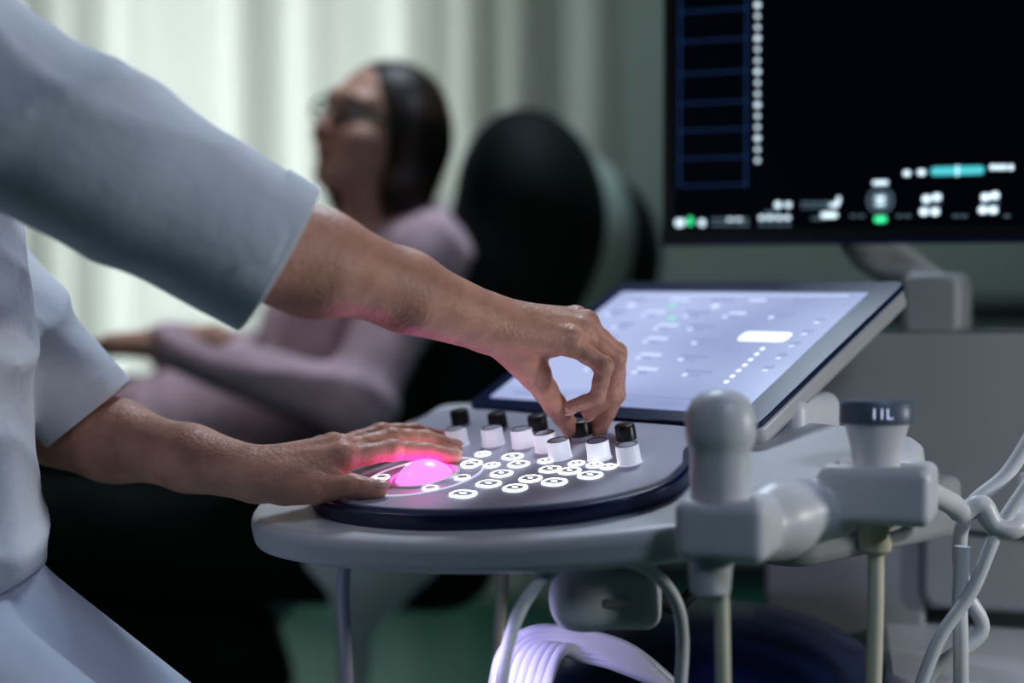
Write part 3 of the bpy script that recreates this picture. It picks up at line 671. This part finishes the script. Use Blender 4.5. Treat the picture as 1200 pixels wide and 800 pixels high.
for y in(2.62,2.82,3.02):
    F.cap(V(-.12,y,.62),V(-.95,y,.66),.10,.09,.06); F.cap(V(-.95,y,.66),V(-1.5,y,.42),.09,.05,.05)
F.cap(V(-.55,2.8,.5),V(-1.0,2.8,.5),.14,.13,.05); F.cap(V(-.5,2.8,.36),V(-.9,2.8,.36),.12,.11,.05)
F.mesh('seat_and_legrest','chair',ec,3)
mb=MB(); mb.lathe([(.30,.0),(.30,.03),(.24,.05),(.12,.10),(.09,.2),(.09,.45),(.2,.56)],V(-.5,2.85,0),Z,0,40,sx=.8); mb.make('pedestal',['plastic2'],ec)
LF=Frame(S(440,700,2.50),(1,0,0),(0,0,1)); k_=2.50/1900
pts=cat([(-80,50),(70,42),(40,0),(-5,-45),(-12,-110),(-45,-160),(-45,-60),(-55,0)],5,True)
mb=MB(); mb.prism([(a*k_,b*k_) for a,b in pts],LF,-.05,.0); mb.make('lift_arm_cover',['knob'],ec,bevel=.008)
F=Field((-.7,2.1,.5),(.1,2.6,.95),.008); F.cap(S(470,570,2.42),S(300,570,2.42),.04,.04,.02); F.cap(S(440,590,2.45),S(440,640,2.6),.03,.03,.02); F.mesh('armrest','chair',ec,2)
# ---------------------------------------------------------------- lights
def area(name,loc,tgt,size,power,col,sy=None):
    l=bpy.data.lights.new(name,'AREA'); l.energy=power; l.color=col; l.size=size
    if sy: l.shape='RECTANGLE'; l.size_y=sy
    o=bpy.data.objects.new(name,l); o.location=loc; d=Vector(tgt)-Vector(loc); o.rotation_euler=d.to_track_quat('-Z','Y').to_euler(); link(o); return o
area('added_key_soft',(.9,.0,2.2),(-.2,1.4,1.0),.40,8,(.66,.80,1))  # added soft key light without a fixture, brightens shirt and tray fronts
area('added_rim_rear',(.1,2.6,2.6),(-.1,1.5,.9),.45,18,(.74,.87,1))  # rim light added behind and above for contrast on the arm
area('task_lamp',(1.35,1.15,1.05),(.3,1.38,.86),.10,4.2,(1,.99,.96))
area('patient_lamp',(-1.6,1.9,2.4),(-.4,2.8,.9),.4,3.4,(1,.86,.84))
area('added_fill_wall',(1.2,4.0,2.6),(1.0,5.6,1.0),.6,10,(.80,1,.93))  # extra fill put in to brighten the back wall behind the monitor
l=bpy.data.lights.new('undertray_led','SPOT'); l.energy=1.3; l.color=(.64,.58,1); l.shadow_soft_size=.03; l.spot_size=math.radians(75); l.spot_blend=1.0
o=bpy.data.objects.new('undertray_led',l); P0=S(520,745,1.34); o.location=tuple(P0); o.rotation_euler=(Vector(S(650,775,1.46))-Vector(P0)).to_track_quat('-Z','Y').to_euler(); link(o)
w=bpy.data.worlds.new('World'); bpy.context.scene.world=w; w.use_nodes=True; w.node_tree.nodes['Background'].inputs[0].default_value=(.1,.13,.16,1); w.node_tree.nodes['Background'].inputs[1].default_value=.3
# ---------------------------------------------------------------- camera
cd=bpy.data.cameras.new('camera'); cam=bpy.data.objects.new('camera',cd); link(cam); cam.location=tuple(CAM); cam.rotation_euler=(math.radians(90)-PITCH,0,0)
cd.sensor_width=36; cd.lens=FPX/1200*36; cd.dof.use_dof=True; cd.dof.focus_distance=1.5; cd.dof.aperture_fstop=1.6; cd.clip_start=.05
sc=bpy.context.scene; sc.camera=cam
sc.view_settings.view_transform='Standard'
try: sc.view_settings.look='Medium High Contrast'
except Exception:
    sc.view_settings.look='None'
